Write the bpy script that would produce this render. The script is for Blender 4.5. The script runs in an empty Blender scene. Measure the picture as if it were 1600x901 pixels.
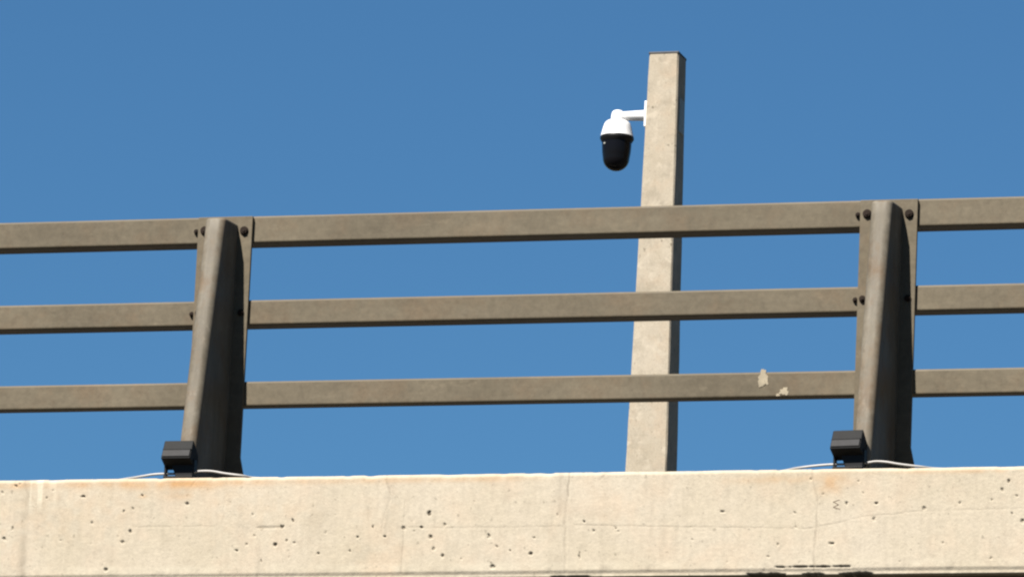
import bpy, bmesh, math, random
import numpy as np
from mathutils import Vector, Matrix

random.seed(7)
scene = bpy.context.scene
C = scene.collection
rad = math.radians

# ------------------------------------------------------------------ camera
cam_d = bpy.data.cameras.new('camera')
cam = bpy.data.objects.new('camera', cam_d)
C.objects.link(cam)
scene.camera = cam
cam_d.sensor_width = 36.0
cam_d.lens = 36.0 * 10000.0 / 1600.0
cam_d.clip_start = 0.1
cam_d.clip_end = 6000.0
ax = Vector((0.95936697, 0.02152246, 0.28133929))      # world axes seen from the camera (right, up, back)
ay = Vector((0.27873895, -0.22711546, -0.93312548))
az = Vector((0.04381335, 0.97362999, -0.22388622))
m = Matrix((ax, ay, az)).to_4x4()
m.translation = Vector((6.10083, -17.01757, 1.6))
cam.matrix_world = m

# ------------------------------------------------------------------ light
SUN_EL = rad(51.0)
SUN_AZ = rad(22.5)          # left of the parapet's outward normal (-Y)
to_sun = Vector((-math.sin(SUN_AZ) * math.cos(SUN_EL), -math.cos(SUN_AZ) * math.cos(SUN_EL), math.sin(SUN_EL)))
sun_d = bpy.data.lights.new('sun', 'SUN')
sun_d.energy = 5.0
sun_d.angle = rad(0.53)
sun_d.color = (1.0, 0.945, 0.86)
sun = bpy.data.objects.new('sun', sun_d)
C.objects.link(sun)
sun.rotation_euler = to_sun.to_track_quat('Z', 'Y').to_euler()
sun.location = (-10, -30, 40)

world = bpy.data.worlds.new('World')
scene.world = world
world.use_nodes = True
wn = world.node_tree
bg = wn.nodes['Background']
sky = wn.nodes.new('ShaderNodeTexSky')
sky.sky_type = 'NISHITA'
sky.sun_disc = False
sky.sun_elevation = SUN_EL
sky.sun_rotation = math.atan2(to_sun.x, to_sun.y)
sky.altitude = 0.0
sky.air_density = 1.0
sky.dust_density = 0.0
sky.ozone_density = 3.0
bg.inputs['Strength'].default_value = 0.05
tint = wn.nodes.new('ShaderNodeMix'); tint.data_type = 'RGBA'; tint.blend_type = 'MULTIPLY'
tint.inputs[0].default_value = 1.0
tint.inputs[7].default_value = (0.206, 0.362, 0.462, 1)      # the photograph's deep polarised blue, the same over the whole sky
wn.links.new(sky.outputs[0], tint.inputs[6])
wn.links.new(tint.outputs[2], bg.inputs['Color'])

scene.view_settings.view_transform = 'Standard'
scene.view_settings.look = 'None'
scene.view_settings.gamma = 1.0
scene.view_settings.exposure = 1.92
scene.cycles.filter_width = 2.3


# ------------------------------------------------------------------ helpers
def tag(o, label=None, cat=None, group=None, kind=None):
    if label: o['label'] = label
    if cat: o['category'] = cat
    if group: o['group'] = group
    if kind: o['kind'] = kind
    return o

def empty(name, loc):
    o = bpy.data.objects.new(name, None)
    C.objects.link(o)
    o.location = loc
    o.empty_display_size = 0.1
    return o

def link_mesh(name, me, mat, parent=None, smooth=False, bevel=0.0, auto=35):
    """one mesh object; mesh coordinates are world coordinates unless the parent sits elsewhere"""
    o = bpy.data.objects.new(name, me)
    C.objects.link(o)
    if mat: me.materials.append(mat)
    if parent: o.parent = parent
    if smooth:
        me.polygons.foreach_set('use_smooth', [True] * len(me.polygons))
        try: me.set_sharp_from_angle(angle=rad(auto))
        except Exception: pass
    if bevel > 0:
        b = o.modifiers.new('bevel', 'BEVEL')
        b.width = bevel; b.segments = 3; b.limit_method = 'ANGLE'; b.angle_limit = rad(40)
    return o

def bm_obj(name, bm, mat, parent=None, **k):
    bmesh.ops.recalc_face_normals(bm, faces=bm.faces)
    me = bpy.data.meshes.new(name)
    bm.to_mesh(me); bm.free()
    return link_mesh(name, me, mat, parent, **k)

def add_box(bm, lo, hi, M=None):
    vs = []
    for x in (lo[0], hi[0]):
        for y in (lo[1], hi[1]):
            for z in (lo[2], hi[2]):
                p = Vector((x, y, z))
                vs.append(bm.verts.new(M @ p if M else p))
    for f in ((0, 1, 3, 2), (4, 6, 7, 5), (0, 4, 5, 1), (2, 3, 7, 6), (0, 2, 6, 4), (1, 5, 7, 3)):
        bm.faces.new([vs[i] for i in f])

def add_prism(bm, poly, axis, a, b, M=None):
    """poly: 2-D outline in the plane normal to axis, from a to b along it"""
    def P(u, v, w):
        p = Vector({'x': (w, u, v), 'y': (u, w, v), 'z': (u, v, w)}[axis])
        return M @ p if M else p
    A = [bm.verts.new(P(u, v, a)) for u, v in poly]
    B = [bm.verts.new(P(u, v, b)) for u, v in poly]
    n = len(poly)
    bm.faces.new(A); bm.faces.new(B[::-1])
    for i in range(n):
        bm.faces.new((A[i], A[(i + 1) % n], B[(i + 1) % n], B[i]))

def add_lathe(bm, prof, centre, seg=48):
    """prof: (radius, z) list, top to bottom"""
    rings = []
    for r, z in prof:
        if r < 1e-5:
            rings.append([bm.verts.new((centre[0], centre[1], z))])
        else:
            rings.append([bm.verts.new((centre[0] + r * math.cos(2 * math.pi * i / seg),
                                        centre[1] + r * math.sin(2 * math.pi * i / seg), z)) for i in range(seg)])
    for a, b in zip(rings, rings[1:]):
        for i in range(seg):
            j = (i + 1) % seg
            if len(a) == 1 and len(b) == 1: continue
            if len(a) == 1: bm.faces.new((a[0], b[i], b[j]))
            elif len(b) == 1: bm.faces.new((a[i], b[0], a[j]))
            else: bm.faces.new((a[i], b[i], b[j], a[j]))

def add_tube(bm, pts, r, seg=10, radii=None):
    pts = [Vector(p) for p in pts]
    rings = []
    up = Vector((0, 0, 1))
    for i, p in enumerate(pts):
        t = (pts[min(i + 1, len(pts) - 1)] - pts[max(i - 1, 0)]).normalized()
        u = up if abs(t.dot(up)) < 0.95 else Vector((0, 1, 0))
        s = t.cross(u).normalized(); n = s.cross(t)
        rr = radii[i] if radii else r
        rings.append([bm.verts.new(p + rr * (math.cos(2 * math.pi * k / seg) * s + math.sin(2 * math.pi * k / seg) * n)) for k in range(seg)])
    for a, b in zip(rings, rings[1:]):
        for k in range(seg):
            bm.faces.new((a[k], a[(k + 1) % seg], b[(k + 1) % seg], b[k]))
    bm.faces.new(rings[0][::-1]); bm.faces.new(rings[-1])

def spline(pts, n=8):
    """Catmull-Rom through the points"""
    P = [Vector(p) for p in pts]
    P = [2 * P[0] - P[1]] + P + [2 * P[-1] - P[-2]]
    out = []
    for i in range(1, len(P) - 2):
        for k in range(n):
            t = k / n
            a, b, c, d = P[i - 1], P[i], P[i + 1], P[i + 2]
            out.append(0.5 * ((2 * b) + (c - a) * t + (2 * a - 5 * b + 4 * c - d) * t * t + (3 * b - a - 3 * c + d) * t ** 3))
    out.append(P[-2])
    return out


# ------------------------------------------------------------------ materials
class NT:
    def __init__(s, name):
        s.m = bpy.data.materials.new(name); s.m.use_nodes = True
        s.t = s.m.node_tree; s.b = s.t.nodes['Principled BSDF']
    def n(s, typ, **k):
        o = s.t.nodes.new(typ)
        for a, v in k.items(): setattr(o, a, v)
        return o
    def l(s, a, b): s.t.links.new(a, b)
    def coord(s, scale=(1, 1, 1), loc=(0, 0, 0)):
        tc = s.n('ShaderNodeTexCoord'); mp = s.n('ShaderNodeMapping')
        mp.inputs['Scale'].default_value = scale; mp.inputs['Location'].default_value = loc
        s.l(tc.outputs['Object'], mp.inputs[0]); return mp.outputs[0]
    def vary(s, vec):
        oi = s.n('ShaderNodeObjectInfo'); c = s.n('ShaderNodeCombineXYZ'); m_ = s.n('ShaderNodeVectorMath', operation='MULTIPLY_ADD')
        for k in range(3): s.l(oi.outputs['Random'], c.inputs[k])
        m_.inputs[1].default_value = (31, 17, 23)
        s.l(c.outputs[0], m_.inputs[0]); s.l(vec, m_.inputs[2]); return m_.outputs[0]
    def noise(s, vec, scale, detail=6, rough=0.6):
        o = s.n('ShaderNodeTexNoise')
        o.inputs['Scale'].default_value = scale; o.inputs['Detail'].default_value = detail; o.inputs['Roughness'].default_value = rough
        s.l(vec, o.inputs['Vector']); return o.outputs['Fac']
    def ramp(s, fac, stops):
        o = s.n('ShaderNodeValToRGB'); e = o.color_ramp.elements
        while len(e) < len(stops): e.new(0.5)
        for i, (p, c) in enumerate(stops):
            e[i].position = p; e[i].color = (c, c, c, 1) if not hasattr(c, '__len__') else (*c, 1)
        s.l(fac, o.inputs[0]); return o.outputs[0]
    def mix(s, fac, a, b, mode='MIX'):
        o = s.n('ShaderNodeMix', data_type='RGBA', blend_type=mode)
        for sock, v in ((o.inputs[0], fac), (o.inputs[6], a), (o.inputs[7], b)):
            if hasattr(v, 'links'): s.l(v, sock)
            elif hasattr(v, '__len__'): sock.default_value = (*v, 1)
            else: sock.default_value = v
        return o.outputs[2]
    def mul(s, a, b):
        o = s.n('ShaderNodeMath', operation='MULTIPLY')
        for sock, v in ((o.inputs[0], a), (o.inputs[1], b)):
            if hasattr(v, 'links'): s.l(v, sock)
            else: sock.default_value = v
        return o.outputs[0]
    def attr(s, name):
        o = s.n('ShaderNodeAttribute'); o.attribute_name = name; return o.outputs['Fac']
    def bump(s, h, strength, dist):
        o = s.n('ShaderNodeBump'); o.inputs['Strength'].default_value = strength; o.inputs['Distance'].default_value = dist
        s.l(h, o.inputs['Height']); s.l(o.outputs[0], s.b.inputs['Normal'])

def concrete(name, c0, c1, c2, attrs=False, scale=1.0, spots=0.5):
    k = NT(name)
    v = k.coord()
    big = k.noise(v, 3.2 * scale, 5, 0.6)
    col = k.mix(k.ramp(big, [(0.36, 0), (0.66, 1)]), c0, c1)
    warm = k.noise(k.coord(loc=(5, 2, 9)), 6.5 * scale, 4, 0.6)
    col = k.mix(k.mul(k.ramp(warm, [(0.5, 0), (0.72, 1)]), 0.75), col, c2)
    streak = k.noise(k.coord(scale=(26, 26, 1.1)), 1.0 * scale, 5, 0.65)
    col = k.mix(k.mul(k.ramp(streak, [(0.5, 0), (0.72, 1)]), 0.13), col, tuple(x * 0.62 for x in c0))
    fine = k.noise(v, 75 * scale, 5, 0.75)
    col = k.mix(1.0, col, k.ramp(fine, [(0.25, 0.84), (0.75, 1.12)]), 'MULTIPLY')
    sp = k.noise(k.coord(loc=(3, 1, 2)), 60 * scale, 2, 0.4)
    col = k.mix(k.mul(k.ramp(sp, [(0.66, 0), (0.74, 1)]), spots), col, tuple(x * 0.45 for x in c0))
    if spots == 0.45:
        mo = k.noise(k.coord(loc=(9, 4, 6)), 11, 6, 0.75)
        col = k.mix(k.mul(k.ramp(mo, [(0.5, 0), (0.68, 1)]), 0.5), col, tuple(x * 0.6 for x in c0))
        mo2 = k.noise(k.coord(loc=(2, 7, 3)), 17, 4, 0.6)
        col = k.mix(k.mul(k.ramp(mo2, [(0.56, 0), (0.7, 1)]), 0.6), col, tuple(x * 1.2 for x in c1))
        mo3 = k.noise(k.coord(loc=(4, 4, 1)), 30, 3, 0.5)
        col = k.mix(k.mul(k.ramp(mo3, [(0.68, 0), (0.75, 1)]), 0.7), col, (0.06, 0.05, 0.035))
    if attrs:
        col = k.mix(k.attr('rust'), col, (0.25, 0.145, 0.065))
        col = k.mix(k.attr('pale'), col, (0.335, 0.308, 0.245))
        col = k.mix(k.attr('dirt'), col, (0.045, 0.036, 0.025))
    k.l(col, k.b.inputs['Base Color'])
    k.b.inputs['Roughness'].default_value = 0.88
    k.b.inputs['Specular IOR Level'].default_value = 0.12
    k.bump(k.noise(v, 120 * scale, 6, 0.7), 0.5, 0.0025)
    return k.m

M_PARAPET = concrete('parapet_concrete', (0.2389, 0.2096, 0.1613), (0.2571, 0.2279, 0.1827), (0.2617, 0.2168, 0.1661), True)
M_POLE = concrete('pole_concrete', (0.1999, 0.1733, 0.1332), (0.2266, 0.1999, 0.1601), (0.2182, 0.1766, 0.1313), False, 1.6, 0.45)
M_DECK = concrete('deck_concrete', (0.20, 0.18, 0.14), (0.24, 0.22, 0.17), (0.22, 0.185, 0.135), False, 0.5)

def weathered(name, c0, c1, rust, streaky=True, rough=0.55, sc=1.0):
    k = NT(name)
    v = k.vary(k.coord())
    a = k.noise(k.vary(k.coord(scale=(3, 6, 22)) if streaky else k.coord(scale=(30, 20, 2.5))), 1.0 * sc, 6, 0.65)
    col = k.mix(k.ramp(a, [(0.33, 0), (0.68, 1)]), c0, c1)
    b = k.noise(k.vary(k.coord(scale=(1, 1, 1) if streaky else (1.2, 1.2, .8), loc=(7, 3, 1))), 7.0, 6, 0.7)
    col = k.mix(k.mul(k.ramp(b, [(0.48, 0), (0.68, 1)]), 0.5 if streaky else 0.85), col, rust)
    w = k.noise(k.vary(k.coord(loc=(1, 8, 4))), 2.6, 3, 0.5)
    col = k.mix(1.0, col, k.ramp(w, [(0.3, 0.86), (0.7, 1.12)]), 'MULTIPLY')
    h = k.noise(k.vary(k.coord(scale=(1, 1, .6) if not streaky else (.5, 1, 1.6), loc=(3, 5, 8))), 24, 6, 0.75)
    col = k.mix(k.mul(k.ramp(h, [(0.58, 0), (0.70, 1)]), 0.35), col, tuple(x * 1.45 for x in c1))
    d = k.noise(v, 48.0, 5, 0.75)
    col = k.mix(1.0, col, k.ramp(d, [(0.25, 0.78), (0.78, 1.2)]), 'MULTIPLY')
    k.l(col, k.b.inputs['Base Color'])
    k.b.inputs['Roughness'].default_value = rough
    k.l(k.ramp(d, [(0.2, rough - 0.12), (0.8, rough + 0.15)]), k.b.inputs['Roughness'])
    k.b.inputs['Specular IOR Level'].default_value = 0.10
    k.bump(k.noise(v, 90, 5, 0.7), 0.25, 0.001)
    return k.m

M_RAIL = weathered('rail_paint', (0.0629, 0.0525, 0.0363), (0.0757, 0.0637, 0.0449), (0.0725, 0.0509, 0.0316))
M_POST = weathered('post_paint', (0.0674, 0.0580, 0.0432), (0.0994, 0.0887, 0.0717), (0.0759, 0.0505, 0.0302), False)

def plain(name, col, rough, metal=0.0, var=0.25, spec=0.5):
    k = NT(name)
    n = k.noise(k.coord(), 35, 5, 0.7)
    k.l(k.mix(1.0, col, k.ramp(n, [(0.25, 1 - var), (0.75, 1 + var)]), 'MULTIPLY'), k.b.inputs['Base Color'])
    k.b.inputs['Roughness'].default_value = rough
    k.b.inputs['Metallic'].default_value = metal
    k.b.inputs['Specular IOR Level'].default_value = spec
    return k.m

M_BOLT = plain('rusty_bolt', (0.011, 0.007, 0.005), 0.8, 0.0, 0.4, 0.1)
M_WHITE = plain('white_housing', (0.4216, 0.4216, 0.4246), 0.35, 0.0, 0.03)
M_BLACK = plain('black_plastic', (0.0048, 0.0048, 0.0052), 0.5, 0.0, 0.2, 0.15)
M_DOME = plain('smoked_dome', (0.003, 0.003, 0.004), 0.2, 0.0, 0.0, 0.10)
M_LAMP = plain('floodlight_black', (0.0042, 0.0045, 0.0049), 0.7, 0.0, 0.25, 0.12)
M_LAMP_GREY = plain('floodlight_grey', (0.017, 0.017, 0.018), 0.7, 0.0, 0.2, 0.12)
M_CABLE = plain('white_cable', (0.1715, 0.1654, 0.1578), 0.5, 0.0, 0.12)
M_PALE = plain('pale_paint', (0.1620, 0.1386, 0.1010), 0.8, 0.0, 0.25, 0.2)
M_CAP = plain('dark_cap', (0.018, 0.019, 0.021), 0.6, 0.0, 0.3, 0.3)
M_PLATE = plain('dull_steel', (0.19, 0.195, 0.18), 0.6, 0.0, 0.2, 0.3)
M_TOP = concrete('dirty_concrete', (0.085, 0.076, 0.060), (0.12, 0.108, 0.085), (0.10, 0.083, 0.06), False, 0.8)
M_MARK = plain('dark_marker', (0.1020, 0.0799, 0.0595), 0.8, 0.0, 0.3, 0.2)
M_ROAD = plain('asphalt', (0.045, 0.043, 0.040), 0.9, 0.0, 0.3, 0.2)
M_GROUND = plain('dry_ground', (0.0400, 0.0344, 0.0240), 0.95, 0.0, 0.35, 0.1)
M_LINE = plain('road_paint', (0.6, 0.6, 0.58), 0.8, 0.0, 0.15, 0.2)

# ------------------------------------------------------------------ the setting
def sheet(name, x0, x1, y0, y1, z, mat, label, n=1):
    bm = bmesh.new()
    vs = [bm.verts.new(p) for p in ((x0, y0, z), (x1, y0, z), (x1, y1, z), (x0, y1, z))]
    bm.faces.new(vs)
    o = bm_obj(name, bm, mat)
    return tag(o, label, 'ground' if name == 'ground' else 'road', kind='structure')

sheet('ground', -2500, 2500, -2500, 2500, 0.0, M_GROUND, 'wide dry ground under and around the bridge')
road = sheet('road', -500, 500, -22, -3.5, 0.004, M_ROAD, 'asphalt road running alongside the bridge')
bm = bmesh.new()
for i in range(-30, 30):
    vs = [bm.verts.new(p) for p in ((i * 6, -12.8, 0.008), (i * 6 + 3, -12.8, 0.008), (i * 6 + 3, -12.65, 0.008), (i * 6, -12.65, 0.008))]
    bm.faces.new(vs)
lm = bm_obj('lane_marking', bm, M_LINE, road); lm['kind'] = 'stuff'
bm = bmesh.new(); add_box(bm, (-200, -3.5, -0.05), (200, -3.35, 0.13))
bm_obj('kerb', bm, M_DECK, road, bevel=0.015)

# ------------------------------------------------------------------ bridge
ZT, ZB = 5.160, 4.878          # top edge and lower arris of the edge beam's face
bridge = empty('bridge', (0.015, 6, -0.012))
tag(bridge, 'pale concrete bridge with pitted and cracked edge beam below the railing', 'bridge')

def bpart(name, bm, mat, **k):
    bm.transform(Matrix.Translation((0, -6, 0)))
    return bm_obj(name, bm, mat, bridge, **k)

# value noise on the face grid
rng = np.random.default_rng(11)
def vnoise(x, z, s, seed):
    r = np.random.default_rng(seed); T = r.random((256, 256))
    xx, zz = x * s + 57.3, z * s + 31.7
    xi, zi = np.floor(xx).astype(int), np.floor(zz).astype(int)
    fx, fz = xx - xi, zz - zi
    fx = fx * fx * (3 - 2 * fx); fz = fz * fz * (3 - 2 * fz)
    g = lambda a, b: T[a % 256, b % 256]
    return (g(xi, zi) * (1 - fx) + g(xi + 1, zi) * fx) * (1 - fz) + (g(xi, zi + 1) * (1 - fx) + g(xi + 1, zi + 1) * fx) * fz

def seg_dist(x, z, pts):
    d = np.full(x.shape, 9.0)
    for (ax_, az_), (bx, bz) in zip(pts, pts[1:]):
        vx, vz = bx - ax_, bz - az_
        t = np.clip(((x - ax_) * vx + (z - az_) * vz) / (vx * vx + vz * vz), 0, 1)
        d = np.minimum(d, np.hypot(x - ax_ - t * vx, z - az_ - t * vz))
    return d

def wobble(pts, amp, step=0.012, seed=1):
    r = random.Random(seed); out = [pts[0]]
    for (a, b), (c, d) in zip(pts, pts[1:]):
        n = max(1, int(math.hypot(c - a, d - b) / step))
        for i in range(1, n + 1):
            out.append((a + (c - a) * i / n + r.uniform(-amp, amp), b + (d - b) * i / n + r.uniform(-amp, amp)))
    return out

X0, X1, DX = -2.4, 4.4, 0.0026
prof = [(0.030, ZT), (0.016, ZT), (0.009, ZT - 0.0006), (0.0055, ZT - 0.002), (0.0028, ZT - 0.0045), (0.001, ZT - 0.0075), (0.0, ZT - 0.011)]
nz = int((ZT - 0.011 - ZB) / 0.0026)
for i in range(1, nz + 1): prof.append((0.0, ZT - 0.011 - (ZT - 0.011 - ZB) * i / nz))
for i in range(1, 5): prof.append((0.0034 * i / 4, ZB - 0.0095 * i / 4))
for i in range(1, 5): prof.append((0.0034, ZB - 0.0095 - 0.0085 * i / 4))
zlow = ZB - 0.018
prof += [(0.009, zlow - 0.001), (0.016, zlow - 0.001), (0.024, zlow - 0.001), (0.04, zlow - 0.001)]
prof = np.array(prof)
nx = int((X1 - X0) / DX) + 1
gx = np.linspace(X0, X1, nx)
GX, GY = np.meshgrid(gx, prof[:, 0], indexing='ij')
_, GZ = np.meshgrid(gx, prof[:, 1], indexing='ij')
depth = np.zeros_like(GX); dirt = np.zeros_like(GX); rust = np.zeros_like(GX); pale = np.zeros_like(GX)
jx = (vnoise(GX, GZ, 220, 3) - 0.5) * 0.004; jz = (vnoise(GX, GZ, 220, 4) - 0.5) * 0.004
DXX, DZZ = GX + jx, GZ + jz

def pit(x, z, rx, rz=None, d=0.006, ang=0.0, k=0.95):
    rz = rz or rx
    i0, i1 = np.searchsorted(gx, (x - 0.05, x + 0.05))
    if i1 - i0 < 2: return
    X, Z = DXX[i0:i1] - x, DZZ[i0:i1] - z
    c, s = math.cos(ang), math.sin(ang)
    q = ((X * c + Z * s) / rx) ** 2 + ((-X * s + Z * c) / rz) ** 2
    w = np.sqrt(np.clip(1.25 - q, 0, 1)) * np.clip((1.3 - q) * 3, 0, 1)
    depth[i0:i1] = np.maximum(depth[i0:i1], d * w)
    dirt[i0:i1] = np.maximum(dirt[i0:i1], k * np.clip(w * 1.4, 0, 1))

PITS = [(-0.517, 5.1426, .006, .004), (-0.505, 5.148, .004, .003), (-0.5573, 5.1223, .005, .004), (-0.5186, 5.0159, .0035, .0085), (-0.5424, 4.9859, .006, .006),
        (-0.418, 5.104, .004, .003), (-0.3074, 5.1078, .010, .0035), (-0.275, 5.03, .004, .005), (-0.1793, 4.9726, .0065, .0065), (-0.157, 5.003, .005, .006),
        (-0.182, 5.062, .004, .004), (-0.153, 5.07, .004, .004), (0.011, 5.083, .006, .005), (-0.225, 4.893, .006, .006), (-0.128, 5.108, .005, .004),
        (0.3024, 5.0123, .0075, .005), (0.284, 4.9603, .0065, .0055), (0.319, 4.971, .004, .0035), (0.341, 4.965, .004, .004), (0.4145, 4.9329, .006, .0045),
        (0.168, 4.945, .0045, .0045), (0.245, 4.915, .003, .006), (0.333, 5.03, .004, .008),
        (0.6655, 5.0045, .0075, .007), (0.7397, 5.0463, .006, .0085), (0.719, 5.006, .0055, .0055), (0.7469, 4.9776, .007, .0075), (0.757, 4.944, .005, .006),
        (0.786, 4.923, .006, .0055), (0.788, 5.012, .0055, .006), (0.574, 5.009, .004, .005), (0.53, 4.98, .0045, .0045), (0.61, 4.98, .005, .004),
        (0.9195, 4.9794, .0055, .0065), (0.945, 4.949, .004, .004), (0.935, 4.8907, .008, .0075), (0.985, 4.935, .0035, .003), (1.0447, 4.9265, .006, .006),
        (1.053, 4.972, .004, .003), (1.198, 5.018, .004, .005), (1.188, 4.918, .0025, .014), (0.93, 4.902, .004, .003),
        (1.81, 5.036, .007, .0025), (2.0345, 5.0145, .0055, .006), (2.1759, 5.0437, .0065, .0075), (1.9158, 4.9468, .009, .004), (1.735, 4.912, .004, .004),
        (2.395, 5.093, .006, .0055), (2.413, 5.117, .005, .006), (2.4544, 5.0042, .006, .0065), (2.437, 5.075, .004, .004), (2.366, 5.064, .003, .003), (2.425, 5.026, .0035, .0035),
        (1.955, 5.06, .004, .007), (2.04, 5.06, .006, .004), (1.6, 5.04, .007, .004)]
for i, p in enumerate(PITS):
    pit(p[0], p[1], p[2] * .82, p[3] * .82, random.uniform(.0018, .0035) + 0.3 * p[2], 0.5 if (i in (22, 44, 41)) else random.uniform(-.3, .3), random.uniform(.35, .85))
r_ = random.Random(5)
for i in range(230):                        # small blow-holes all over the face
    s = 0.0009 + 0.0026 * r_.random() ** 2.2
    pit(r_.uniform(X0, X1), r_.uniform(ZB + .01, ZT - .02), s, s * r_.uniform(.7, 1.3), s * 1.1, 0, r_.uniform(.1, .4))
for i in range(45):                         # larger ones outside the photographed stretch
    x = r_.choice((r_.uniform(X0, -0.6), r_.uniform(2.5, X1))); s = r_.uniform(0.003, 0.007)
    pit(x, r_.uniform(ZB + .01, ZT - .02), s, s, s * .8)

def crack(pts, w, d, k, amp=0.0022, seed=1, fade=None):
    P = wobble(pts, amp, 0.014, seed)
    xs = [p[0] for p in P]
    i0, i1 = np.searchsorted(gx, (min(xs) - .02, max(xs) + .02))
    D = seg_dist(GX[i0:i1], GZ[i0:i1], P)
    wv = w * (0.55 + 0.9 * vnoise(GX[i0:i1], GZ[i0:i1], 35, seed + 40))
    f = np.clip(1.3 - D / wv, 0, 1)
    f *= np.clip(0.35 + 1.3 * vnoise(GX[i0:i1], GZ[i0:i1], 22, seed + 80), 0, 1)
    depth[i0:i1] = np.maximum(depth[i0:i1], d * .6 * f); dirt[i0:i1] = np.maximum(dirt[i0:i1], k * .5 * f)

crack([(1.146, ZT), (1.150, 5.13), (1.145, 5.118), (1.148, 5.09)], .0036, .003, .75, .001, 2)
crack([(1.148, 5.09), (1.141, 5.04), (1.143, 4.96), (1.148, 4.87)], .0040, .0012, .30, .0015, 3)
crack([(1.854, ZT), (1.857, 5.125), (1.865, 5.10), (1.872, 5.06), (1.870, 4.99), (1.865, 4.92), (1.868, 4.87)], .0030, .0015, .42, .0018, 4)
crack([(0.607, ZT), (0.609, 5.13), (0.624, 5.10)], .0028, .002, .40, .0015, 5)
crack([(0.624, 5.10), (0.607, 5.04), (0.60, 4.99)], .0025, .001, .18, .002, 6)
crack([(0.6655, 5.0), (0.666, 4.94), (0.664, 4.875)], .0034, .0012, .42, .001, 7)
crack([(0.667, 5.085), (0.664, 5.01)], .0025, .001, .2, .001, 17)
crack([(0.68, 5.006), (0.86, 5.003), (1.14, 5.004)], .0022, .0008, .32, .0012, 8)
crack([(1.17, 5.008), (1.35, 5.002), (1.62, 4.996), (1.84, 4.990), (1.91, 5.0), (2.0, 5.022), (2.12, 5.030)], .0022, .0010, .42, .0012, 9)
crack([(2.12, 5.034), (2.46, 5.040), (3.2, 5.036)], .0020, .0008, .24, .0012, 10)
crack([(-0.15, 5.017), (0.06, 5.017), (0.1, 5.014)], .0022, .0008, .3, .0012, 11)
crack([(0.228, 5.010), (0.295, 5.011)], .0032, .0025, .62, .0008, 12)
crack([(0.04, ZT), (0.02, 5.13)], .0024, .0015, .35, .0015, 13)
crack([(0.13, ZT), (0.125, 5.09), (0.12, 4.99)], .0022, .0006, .12, .002, 14)
crack([(1.26, ZT), (1.235, 5.135)], .0026, .0015, .4, .0015, 15)
crack([(-0.49, 5.16), (-0.482, 5.12)], .003, .0015, .3, .0015, 16)
crack([(-1.4, ZT), (-1.41, 5.0), (-1.38, 4.88)], .0030, .0015, .4, .002, 21)
crack([(3.3, ZT), (3.32, 5.02), (3.29, 4.88)], .0030, .0015, .4, .002, 22)

# broken lower arris: spalls, in [x0, x1] with depth
def spall(x0, x1, zc, half, d, seed):
    i0, i1 = np.searchsorted(gx, (x0 - .02, x1 + .02))
    X, Z = GX[i0:i1], GZ[i0:i1]
    n = vnoise(X, Z, 60, seed)
    e = np.clip((X - x0) / .03, 0, 1) * np.clip((x1 - X) / .03, 0, 1)
    n2 = vnoise(X, Z, 150, seed + 7)
    f = np.clip((half * (0.15 + 1.1 * n + .5 * n2) - np.abs(Z - zc)) / 0.003, 0, 1) * np.clip(e * 2.5 - n - .4 * n2, 0, 1)
    depth[i0:i1] = np.maximum(depth[i0:i1], d * f); dirt[i0:i1] = np.maximum(dirt[i0:i1], 0.85 * f)
spall(1.745, 1.985, ZB + .0035, .0034, .010, 51)
spall(1.90, 1.925, ZB + .006, .0060, .012, 52)
spall(1.66, 1.80, ZB - .0174, .0046, .012, 53)
spall(1.825, 1.905, ZB - .0174, .0046, .012, 57)
spall(1.93, 2.045, ZB - .0174, .0046, .012, 58)
spall(0.30, 0.325, ZB - .0015, .0055, .010, 54)
spall(1.055, 1.085, ZB - .007, .0060, .010, 55)
spall(1.09, 1.235, ZB - .0172, .0026, .008, 56)
spall(1.835, 1.85, ZB - .005, .007, .008, 59)

# stains
def blob(x, z, rx, rz): return np.exp(-((GX - x) / rx) ** 2 - ((GZ - z) / rz) ** 2)
nA = vnoise(GX, GZ, 14, 61) * .6 + vnoise(GX, GZ, 45, 62) * .4
nB = vnoise(GX, GZ, 9, 63) * .5 + vnoise(GX, GZ, 30, 64) * .5
front = (GY < 0.02)
rust += 0.62 * blob(-0.03, 5.138, .20, .016) * np.clip(nA * 2.2 - .35, 0, 1)
rust += 0.36 * np.exp(-((GZ - 5.143) / .009) ** 2) * np.clip((GX + .65) / .05, 0, 1) * np.clip((1.12 - GX) / .2, 0, 1) * np.clip(nB * 2 - .3, 0, 1)
rust += 0.55 * blob(1.91, 5.118, .055, .030) * np.clip(nA * 2.2 - .45, 0, 1)
rust += 0.40 * blob(1.75, 5.13, .12, .012) * np.clip(nA * 2 - .3, 0, 1)
rust += 0.42 * blob(2.3, 5.146, .25, .006) * np.clip(nB * 2 - .4, 0, 1)
rust += 0.30 * blob(0.0, 5.105, .07, .012) * np.clip(nA * 2 - .4, 0, 1)
rust += 0.35 * blob(-0.125, 5.106, .014, .006)
rust += 0.22 * blob(-0.5, 5.14, .2, .010) * np.clip(nA * 2 - .3, 0, 1)
dcol = vnoise(GX * 5, GZ * .25, 30, 66)
dirt += 0.28 * np.exp(-((GX + .483) / .012) ** 2) * np.clip(nA * 1.8 - .3, 0, 1) * front
dirt += 0.16 * np.exp(-((GX - 1.125) / .012) ** 2) * np.clip(nA * 1.6 - .2, 0, 1) * front
dirt += 0.05 * np.clip(dcol * 2 - 1.05, 0, 1) * front
pale += 0.55 * np.clip((GX + .48) / .01, 0, 1) * np.clip((-.385 - GX) / .02, 0, 1) * np.clip((GZ - 5.06) / .04, 0, 1) * np.clip(vnoise(GX, GZ * .05, 120, 67) * 3 - 1.6, 0, 1)
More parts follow.
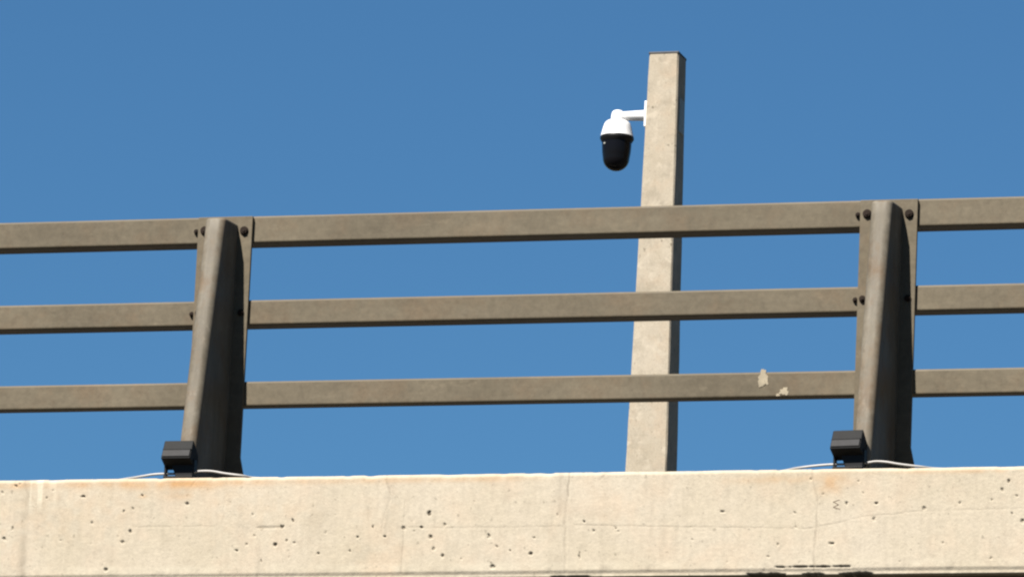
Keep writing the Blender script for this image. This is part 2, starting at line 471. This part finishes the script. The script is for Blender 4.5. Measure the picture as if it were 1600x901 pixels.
pale += 0.40 * np.clip(1.35 - np.abs(GZ - (ZB + .012)) / .012, 0, 1) * np.clip(nB * 2 - .7, 0, 1)
dirt += 0.08 * np.clip(nB * 3 - 1.8, 0, 1)
dirt += 0.06 * np.clip(vnoise(GX, GZ, 70, 91) * 2.4 - 1.45, 0, 1) + 0.08 * np.clip(vnoise(GX, GZ * .35, 55, 92) * 3 - 2.1, 0, 1)
rust += 0.09 * np.clip(vnoise(GX, GZ, 6, 93) * 2.5 - 1.35, 0, 1) * np.clip(vnoise(GX, GZ, 50, 94) * 2 - .5, 0, 1)

# uneven cast surface, chipped top arris
relief = (vnoise(GX, GZ, 8, 71) - .5) * .0012 + (vnoise(GX, GZ, 40, 72) - .5) * .0005
edge_t = np.exp(-((GZ - ZT) / .010) ** 2)
relief += edge_t * (np.clip(vnoise(GX, GZ * 0, 30, 73) - .62, 0, 1) * .010 + (vnoise(GX, GZ * 0, 9, 74) - .5) * .002)
edge_b = np.exp(-((GZ - (ZB - .006)) / .012) ** 2)
relief += edge_b * np.clip(vnoise(GX, GZ * 0, 45, 75) - .6, 0, 1) * .006
fade = np.clip((0.028 - GY) / .012, 0, 1)
tot = (relief + depth) * fade
GYd = GY + tot
GZd = GZ - edge_t * fade * np.clip(relief, 0, 1) * 0.7
nzv = GX.shape[1]
co = np.stack([GX, GYd - 6.0, GZd], -1).reshape(-1, 3)
idx = np.arange(nx * nzv).reshape(nx, nzv)
q = np.stack([idx[:-1, :-1], idx[:-1, 1:], idx[1:, 1:], idx[1:, :-1]], -1).reshape(-1, 4)
me = bpy.data.meshes.new('edge_beam_face')
me.vertices.add(len(co)); me.vertices.foreach_set('co', co.ravel())
me.loops.add(q.size); me.loops.foreach_set('vertex_index', q.ravel())
me.polygons.add(len(q)); me.polygons.foreach_set('loop_start', np.arange(0, q.size, 4)); me.polygons.foreach_set('loop_total', np.full(len(q), 4))
me.update(calc_edges=True)
me.polygons.foreach_set('use_smooth', np.ones(len(q), bool))
for nm, arr in (('dirt', dirt), ('rust', rust), ('pale', pale)):
    at_ = me.attributes.new(nm, 'FLOAT', 'POINT'); at_.data.foreach_set('value', np.clip(arr, 0, 1).ravel().astype(np.float32))
face = link_mesh('edge_beam', me, M_PARAPET, bridge)
face['label'] = 'pale concrete edge beam, pitted, cracked and rust stained'
# body of the beam behind that face, and the plain lengths on either side
bm = bmesh.new()
BP = [(0.028, ZT), (0.46, ZT - .004), (0.46, 5.02), (0.34, 5.02), (0.34, zlow - .001), (0.038, zlow - .001), (0.05, 4.92), (0.05, 5.12)]
add_prism(bm, BP, 'x', X0, X1)
bpart('edge_beam_core', bm, M_TOP)
FP = [(0.008, ZT), (0.46, ZT - .004), (0.46, 5.02), (0.34, 5.02), (0.34, zlow - .001), (0.0034, zlow - .001), (0.0034, ZB - .0095), (0, ZB), (0, ZT - .008)]
for a, b in ((-34, X0), (X1, 34)):
    bm = bmesh.new(); add_prism(bm, FP, 'x', a, b)
    bpart('edge_beam', bm, M_PARAPET)
bm = bmesh.new(); add_prism(bm, [(0.46, 4.985), (11.84, 4.985), (11.84, 4.70), (0.34, 4.70), (0.34, 5.015), (0.46, 5.015)], 'x', -34, 34)
bpart('deck_slab', bm, M_DECK)
bm = bmesh.new(); add_prism(bm, [(11.84, 5.16), (12.36, 5.16), (12.36, 4.86), (11.96, 4.86), (11.96, 4.70), (11.84, 4.70)], 'x', -34, 34)
bpart('edge_beam', bm, M_DECK)
bm = bmesh.new(); add_box(bm, (-34, 0.6, 4.985), (34, 11.7, 5.03))
bpart('carriageway', bm, M_ROAD)
for y in (2.0, 5.0, 8.0, 11.0):
    bm = bmesh.new(); add_prism(bm, [(y - .3, 4.70), (y + .3, 4.70), (y + .2, 4.0), (y - .2, 4.0)], 'x', -34, 34)
    bpart('girder', bm, M_DECK)
for x in (-24, -8, 9, 25):
    bm = bmesh.new(); add_box(bm, (x - .5, 1.2, 3.4), (x + .5, 11.4, 4.0)); bpart('pier_cap', bm, M_DECK, bevel=.03)
    for y in (3.2, 9.4):
        bm = bmesh.new(); add_lathe(bm, [(0, 3.4), (.4, 3.4), (.4, -.05), (0, -.05)], (x, y), 28); bpart('pier', bm, M_DECK, smooth=True)

# small scrawled mark on the beam face (a letter M lying on its side)
bm = bmesh.new()
stroke = [(1.9345, 5.0700), (1.9165, 5.0640), (1.9320, 5.0560), (1.9170, 5.0490), (1.9365, 5.0435)]
for (a, b), (c, d) in zip(stroke, stroke[1:]):
    ln = math.hypot(c - a, d - b); px, pz = -(d - b) / ln * .0013, (c - a) / ln * .0013
    add_prism(bm, [(a + px, b + pz), (c + px, d + pz), (c - px, d - pz), (a - px, b - pz)], 'y', -.0006, .004)
bpart('scrawled_mark', bm, M_MARK)

# ------------------------------------------------------------------ railing
YP = 0.27                     # front of the posts' back plates
RAILS = [(5.906, 5.987, .072), (5.659, 5.734, .066), (5.416, 5.490, .046)]
railing = empty('bridge_railing', (0, YP, ZT))
tag(railing, 'weathered brown grey metal railing of three horizontal bars on tapered posts along the bridge edge', 'railing')
RT = Matrix.Translation((0, -YP, -ZT))

def hexbolt(x, z, yfront, r=.0095):
    bm = bmesh.new()
    n = 14
    add_prism(bm, [(r * 1.25 * math.cos(2 * math.pi * i / n), r * 1.25 * math.sin(2 * math.pi * i / n)) for i in range(n)], 'y', -.003, .001)
    add_prism(bm, [(r * math.cos(math.pi * i / 3 + .3), r * math.sin(math.pi * i / 3 + .3)) for i in range(6)], 'y', -.008, -.003)
    add_prism(bm, [(r * .5 * math.cos(2 * math.pi * i / 10), r * .5 * math.sin(2 * math.pi * i / 10)) for i in range(10)], 'y', -.0105, -.008)
    bm.transform(Matrix.Translation((x, yfront, z)))
    return bm

ZS = ZT - .012                 # top of the edge beam where the railing stands
POST_Z0, POST_Z1 = ZS + .004, 5.950
def make_post():
    """post 0 with its back plate, base plate and bolts; local origin at (0, YP, ZT)"""
    bm = bmesh.new()
    r = .040; rings = []
    levels = [(POST_Z0 + (POST_Z1 - POST_Z0) * i / 24, 1.0) for i in range(25)]
    levels += [(POST_Z1 + .005, .985), (POST_Z1 + .0085, .93), (POST_Z1 + .0105, .82)]
    for z, k in levels:
        t = (z - POST_Z0) / (POST_Z1 - POST_Z0)
        d = .247 + (.098 - .247) * t
        f, q = .0255 + .0055 * t, .0205                     # half-width of the folded front, corner radius
        pts = [(-r, 0.0), (-(r + f) / 2, -d * .5)]
        for cx, a0, a1 in ((-f + q, math.pi, 1.5 * math.pi), (f - q, 1.5 * math.pi, 2 * math.pi)):
            for i in range(9):
                a = a0 + (a1 - a0) * i / 8
                pts.append((cx + q * math.cos(a), -(d - q) + q * math.sin(a)))
        pts += [((r + f) / 2, -d * .5), (r, 0.0)]
        rings.append([bm.verts.new((x * k, YP + y * (k if y < 0 else 1), z)) for x, y in pts])
    for a, b in zip(rings, rings[1:]):
        for i in range(len(a) - 1): bm.faces.new((a[i], a[i + 1], b[i + 1], b[i]))
        bm.faces.new((a[-1], a[0], b[0], b[-1]))
    bm.faces.new(rings[-1]); bm.faces.new(rings[0][::-1])
    bm.transform(RT)
    post = bm_obj('post', bm, M_POST, railing, smooth=True, auto=50)
    bm = bmesh.new()
    add_prism(bm, [(-.084, 5.984), (.084, 5.984), (.084, 5.262), (.108, ZS + .008), (-.108, ZS + .008), (-.084, 5.262)], 'y', YP, YP + .011)
    bm.transform(RT)
    bm_obj('back_plate', bm, M_RAIL, post, bevel=.0015)
    bm = bmesh.new()
    add_box(bm, (-.12, YP - .20, ZS - .003), (.12, YP + .10, ZS + .0075)); bm.transform(RT)
    bm_obj('base_plate', bm, M_POST, post, bevel=.002)
    for x, z in ((-.063, 5.943), (.060, 5.940), (-.069, 5.694), (.0635, 5.693)):
        b = hexbolt(x, z, YP, .0105 if z > 5.9 else .008); b.transform(RT); bm_obj('bolt', b, M_BOLT, post)
    for (z0, z1, dep), z in zip(RAILS[:2], (5.943, 5.694)):
        b = hexbolt(-.0925, z, YP + .012, .0062); b.transform(RT); bm_obj('bolt', b, M_BOLT, post)
    for x in (-.098, .098):
        b = hexbolt(0, 0, 0, .011); b.transform(Matrix.Rotation(-math.pi / 2, 4, 'X')); b.transform(Matrix.Translation((x, YP + .06, ZS + .0075)))
        b.transform(RT); bm_obj('bolt', b, M_BOLT, post)
    return post
post0 = make_post()
for X in (-4, -2, 2, 4, 6):
    p = post0.copy(); C.objects.link(p); p.parent = railing; p.location = (X, 0, 0)
    for ch in list(post0.children):
        c = ch.copy(); C.objects.link(c); c.parent = p

def rail_mesh(z0, z1, dep, L):
    bm = bmesh.new()
    add_box(bm, (-L / 2, YP + .0125, z0), (L / 2, YP + .0125 + dep, z1)); bm.transform(RT)
    return bm
rails = []
for i, (z0, z1, dep) in enumerate(RAILS):
    first = bm_obj('rail', rail_mesh(z0, z1, dep, 1.994), M_RAIL, railing, bevel=.006)
    first.location = (1, 0, 0); rails.append(first)
    for X in (-3, -1, 3, 5):
        c = first.copy(); C.objects.link(c); c.parent = railing; c.location = (X, 0, 0)

def patch(x, z, rx, rz, seed, lift=0.0, name='paint_splash'):
    r = random.Random(seed); bm = bmesh.new(); n = 40
    poly = []
    for i in range(n):
        a = 2 * math.pi * i / n; k = r.uniform(.85, 1.12)
        k *= 1 + .16 * math.sin(3 * a + seed) + .10 * math.sin(7 * a + 2 * seed)
        poly.append((x + rx * k * math.cos(a), z + rz * k * math.sin(a)))
    add_prism(bm, poly, 'y', YP + .0125 - .0008 - lift, YP + .014)
    bm.transform(RT); bm.transform(Matrix.Translation((-1, 0, 0)))
    return bm_obj(name, bm, M_PALE, rails[2])
patch(1.645, 5.472, .0145, .023, 3)
patch(1.640, 5.458, .010, .012, 8, .0005)
patch(1.708, 5.432, .0125, .011, 4)
patch(1.690, 5.422, .006, .004, 9)

# ------------------------------------------------------------------ concrete pole beyond the deck
PX, PY = -1.957, 12.17
pole = empty('concrete_pole', (PX, PY, 5.16))
tag(pole, 'tall square tapered concrete pole with flat dark cap rising behind the railing', 'pole')
def pw(z): return .205 - (z - 7.67) * (.205 - .148) / (9.757 - 7.67)
ZP = 9.745
bm = bmesh.new()
lv = [5.13 + (ZP - 5.13) * i / 40 for i in range(41)]
rr = random.Random(2); rings = []
for z in lv:
    h = pw(z) / 2; c = .007
    sq = [(-h + c, -h), (h - c, -h), (h, -h + c), (h, h - c), (h - c, h), (-h + c, h), (-h, h - c), (-h, -h + c)]
    rings.append([bm.verts.new((x + rr.uniform(-.0009, .0009), y + rr.uniform(-.0009, .0009), z - 5.16)) for x, y in sq])
for a, b in zip(rings, rings[1:]):
    for i in range(8): bm.faces.new((a[i], a[(i + 1) % 8], b[(i + 1) % 8], b[i]))
bm.faces.new(rings[-1]); bm.faces.new(rings[0][::-1])
bm_obj('shaft', bm, M_POLE, pole)
bm = bmesh.new(); h = pw(ZP) / 2 + .002
add_box(bm, (-h, -h, ZP - 5.16), (h, h, ZP - 5.16 + .012)); bm_obj('cap', bm, M_CAP, pole, bevel=.003)
bm = bmesh.new(); h = pw(9.43) / 2
add_box(bm, (h - .002, -.045, 9.36 - 5.16), (h + .006, .045, 9.53 - 5.16)); bm_obj('mounting_plate', bm, M_PLATE, pole, bevel=.002)

# ------------------------------------------------------------------ security camera
sc_x, sc_y = -2.195, PY - .01
def zc(y): return 9.345 - (y - 210) * .00318      # heights read down the unit
unit = empty('security_camera', (-2.03, sc_y, 9.44))
tag(unit, 'white security camera with black dome hanging from bracket on concrete pole', 'camera')
UT = Matrix.Translation((2.03, -sc_y, -9.44))
def upart(name, bm, mat, **k):
    bm.transform(UT); return bm_obj(name, bm, mat, unit, **k)
hp = PX - pw(9.44) / 2
bm = bmesh.new(); add_box(bm, (hp - .014, sc_y - .05, 9.385), (hp - .001, sc_y + .05, 9.515))
upart('wall_plate', bm, M_WHITE, bevel=.004)
bm = bmesh.new()
add_tube(bm, spline([(hp - .012, sc_y, 9.453), (hp - .05, sc_y, 9.453), (hp - .11, sc_y, 9.453), (sc_x + .01, sc_y, 9.453)], 6), .022, 20,
         radii=[.0275 - .005 * min(1, i / 14) for i in range(19)])
upart('arm', bm, M_WHITE, smooth=True)
def cv(pts): return pts
bm = bmesh.new()
add_lathe(bm, [(0, 9.484), (.012, 9.4835), (.022, 9.480), (.029, 9.472), (.032, 9.462), (.0335, 9.445), (.035, 9.428), (.0375, 9.418), (.0375, 9.412), (.0, 9.412)], (sc_x, sc_y), 40)
upart('elbow', bm, M_WHITE, smooth=True, auto=60)
bm = bmesh.new()
add_lathe(bm, [(0, 9.431), (.038, 9.431), (.050, 9.428), (.058, 9.4225), (.0635, 9.4145), (.0675, 9.404), (.072, 9.388), (.0770, 9.366), (.0805, 9.354), (.0815, 9.350), (.079, 9.3485), (0, 9.3485)], (sc_x, sc_y), 56)
upart('housing', bm, M_WHITE, smooth=True)
bm = bmesh.new()
add_lathe(bm, [(0, 9.348), (.0815, 9.348), (.0835, 9.343), (.083, 9.337), (.078, 9.329), (.074, 9.321), (0, 9.321)], (sc_x, sc_y), 56)
upart('ring', bm, M_BLACK, smooth=True)
bm = bmesh.new()
pr = [(0, 9.323), (.0725, 9.323), (.0720, 9.300), (.0703, 9.275), (.0680, 9.256), (.0655, 9.242)]
for i in range(1, 13):
    a = math.pi / 2 * i / 12
    pr.append((0.0655 * math.cos(a), 9.242 - .064 * math.sin(a)))
pr[-1] = (0, pr[-1][1])
add_lathe(bm, pr, (sc_x, sc_y), 56)
upart('dome', bm, M_DOME, smooth=True, auto=50)
bm = bmesh.new()
b0 = Vector((sc_x - .045, sc_y - .0535, 9.306))
Mx = Matrix.Translation(b0) @ Matrix.Rotation(rad(-40), 4, 'Z')
add_box(bm, (-.006, -.004, -.004), (.006, .006, .004), Mx)
upart('dome_glint', bm, M_PLATE, bevel=.001)  # added pale chip standing in for a reflection dot on the dome

# ------------------------------------------------------------------ floodlights and their cables
def make_floodlight():
    t = empty('floodlight', (0, 0, 0))
    T = Matrix.Translation((0, -.012, .072)) @ Matrix.Scale(1.16, 4, (0, 0, 1)) @ Matrix.Rotation(rad(-28), 4, 'X')
    # body: box whose front leans back towards the sky, back tapered
    bm = bmesh.new()
    W = .0445
    add_prism(bm, [(-.020, -.030), (-.020, .026), (.036, .020), (.046, .006), (.046, -.012), (.034, -.026)], 'x', -W, W, T)
    bm_obj('body', bm, M_LAMP, t, bevel=.003)
    bm = bmesh.new()
    add_box(bm, (-W + .003, -.0235, -.026), (W - .003, -.0195, -.006), T)
    bm_obj('front_panel', bm, M_LAMP_GREY, t, bevel=.0012)
    bm = bmesh.new()
    add_box(bm, (-W + .002, -.0245, -.006), (W - .002, -.0190, -.003), T)
    bm_obj('rib', bm, M_LAMP, t, bevel=.0008)
    for s in (-1, 1):
        bm = bmesh.new()
        x = s * (W - .004)
        add_box(bm, (x - .003, -.012, .004), (x + .003, .006, .072)); bm_obj('bracket_leg', bm, M_BLACK, t, bevel=.001)
    bm = bmesh.new(); add_box(bm, (-W, -.016, .001), (W, .010, .006)); bm_obj('bracket_foot', bm, M_BLACK, t, bevel=.001)
    bm = bmesh.new(); add_prism(bm, [(-.006, .0), (W - .002, .0), (W + .004, .024), (W + .004, .055), (-.024, .055), (-.018, .030)], 'y', -.014, .0125)
    bm_obj('driver_box', bm, M_BLACK, t, bevel=.003)
    return t
G = 'floodlights at the feet of the railing posts'
f0 = make_floodlight(); f0.location = (-.010, .022, ZS)
tag(f0, 'small black floodlight at the foot of the railing post left of the concrete pole', 'floodlight', G)
f1 = f0.copy(); C.objects.link(f1); f1.location = (1.968, .022, ZS); f1.rotation_euler.z = rad(-5)
f1['label'] = 'small black floodlight at the foot of the railing post right of the concrete pole'
for ch in list(f0.children):
    c = ch.copy(); C.objects.link(c); c.parent = f1

def cable(pts, label, loc):
    bm = bmesh.new()
    add_tube(bm, spline(pts, 8), .0034, 10)
    bm.transform(Matrix.Translation([-v for v in loc]))
    o = bm_obj('cable', bm, M_CABLE, smooth=True, auto=80); o.location = loc
    tag(o, label, 'cable', 'white cables lying along the edge beam')
    return o
cable([(-.62, .07, ZS + .0045), (-.42, .09, ZS + .0045), (-.25, .065, ZS + .0045), (-.16, .030, ZS + .006), (-.12, .019, ZS + .009), (-.08, .019, ZS + .014), (-.02, .019, ZS + .015), (.03, .0185, ZS + .018), (.055, .0185, ZS + .021), (.09, .018, ZS + .020), (.13, .018, ZS + .013), (.18, .022, ZS + .0070), (.24, .055, ZS + .0045), (.5, .09, ZS + .0045), (.9, .095, ZS + .0045)],
      'white cable arching past the floodlight left of the concrete pole', (-.17, .02, ZS))
cable([(1.40, .07, ZS + .0045), (1.62, .085, ZS + .0045), (1.75, .06, ZS + .0045), (1.815, .024, ZS + .006), (1.86, .018, ZS + .010), (1.91, .019, ZS + .014), (1.97, .019, ZS + .015), (2.02, .0185, ZS + .018), (2.045, .0185, ZS + .021), (2.075, .018, ZS + .019), (2.115, .018, ZS + .012), (2.17, .024, ZS + .006), (2.24, .055, ZS + .0045), (2.5, .09, ZS + .0045), (2.8, .07, ZS + .0045)],
      'white cable arching past the floodlight right of the concrete pole', (1.83, .02, ZS))
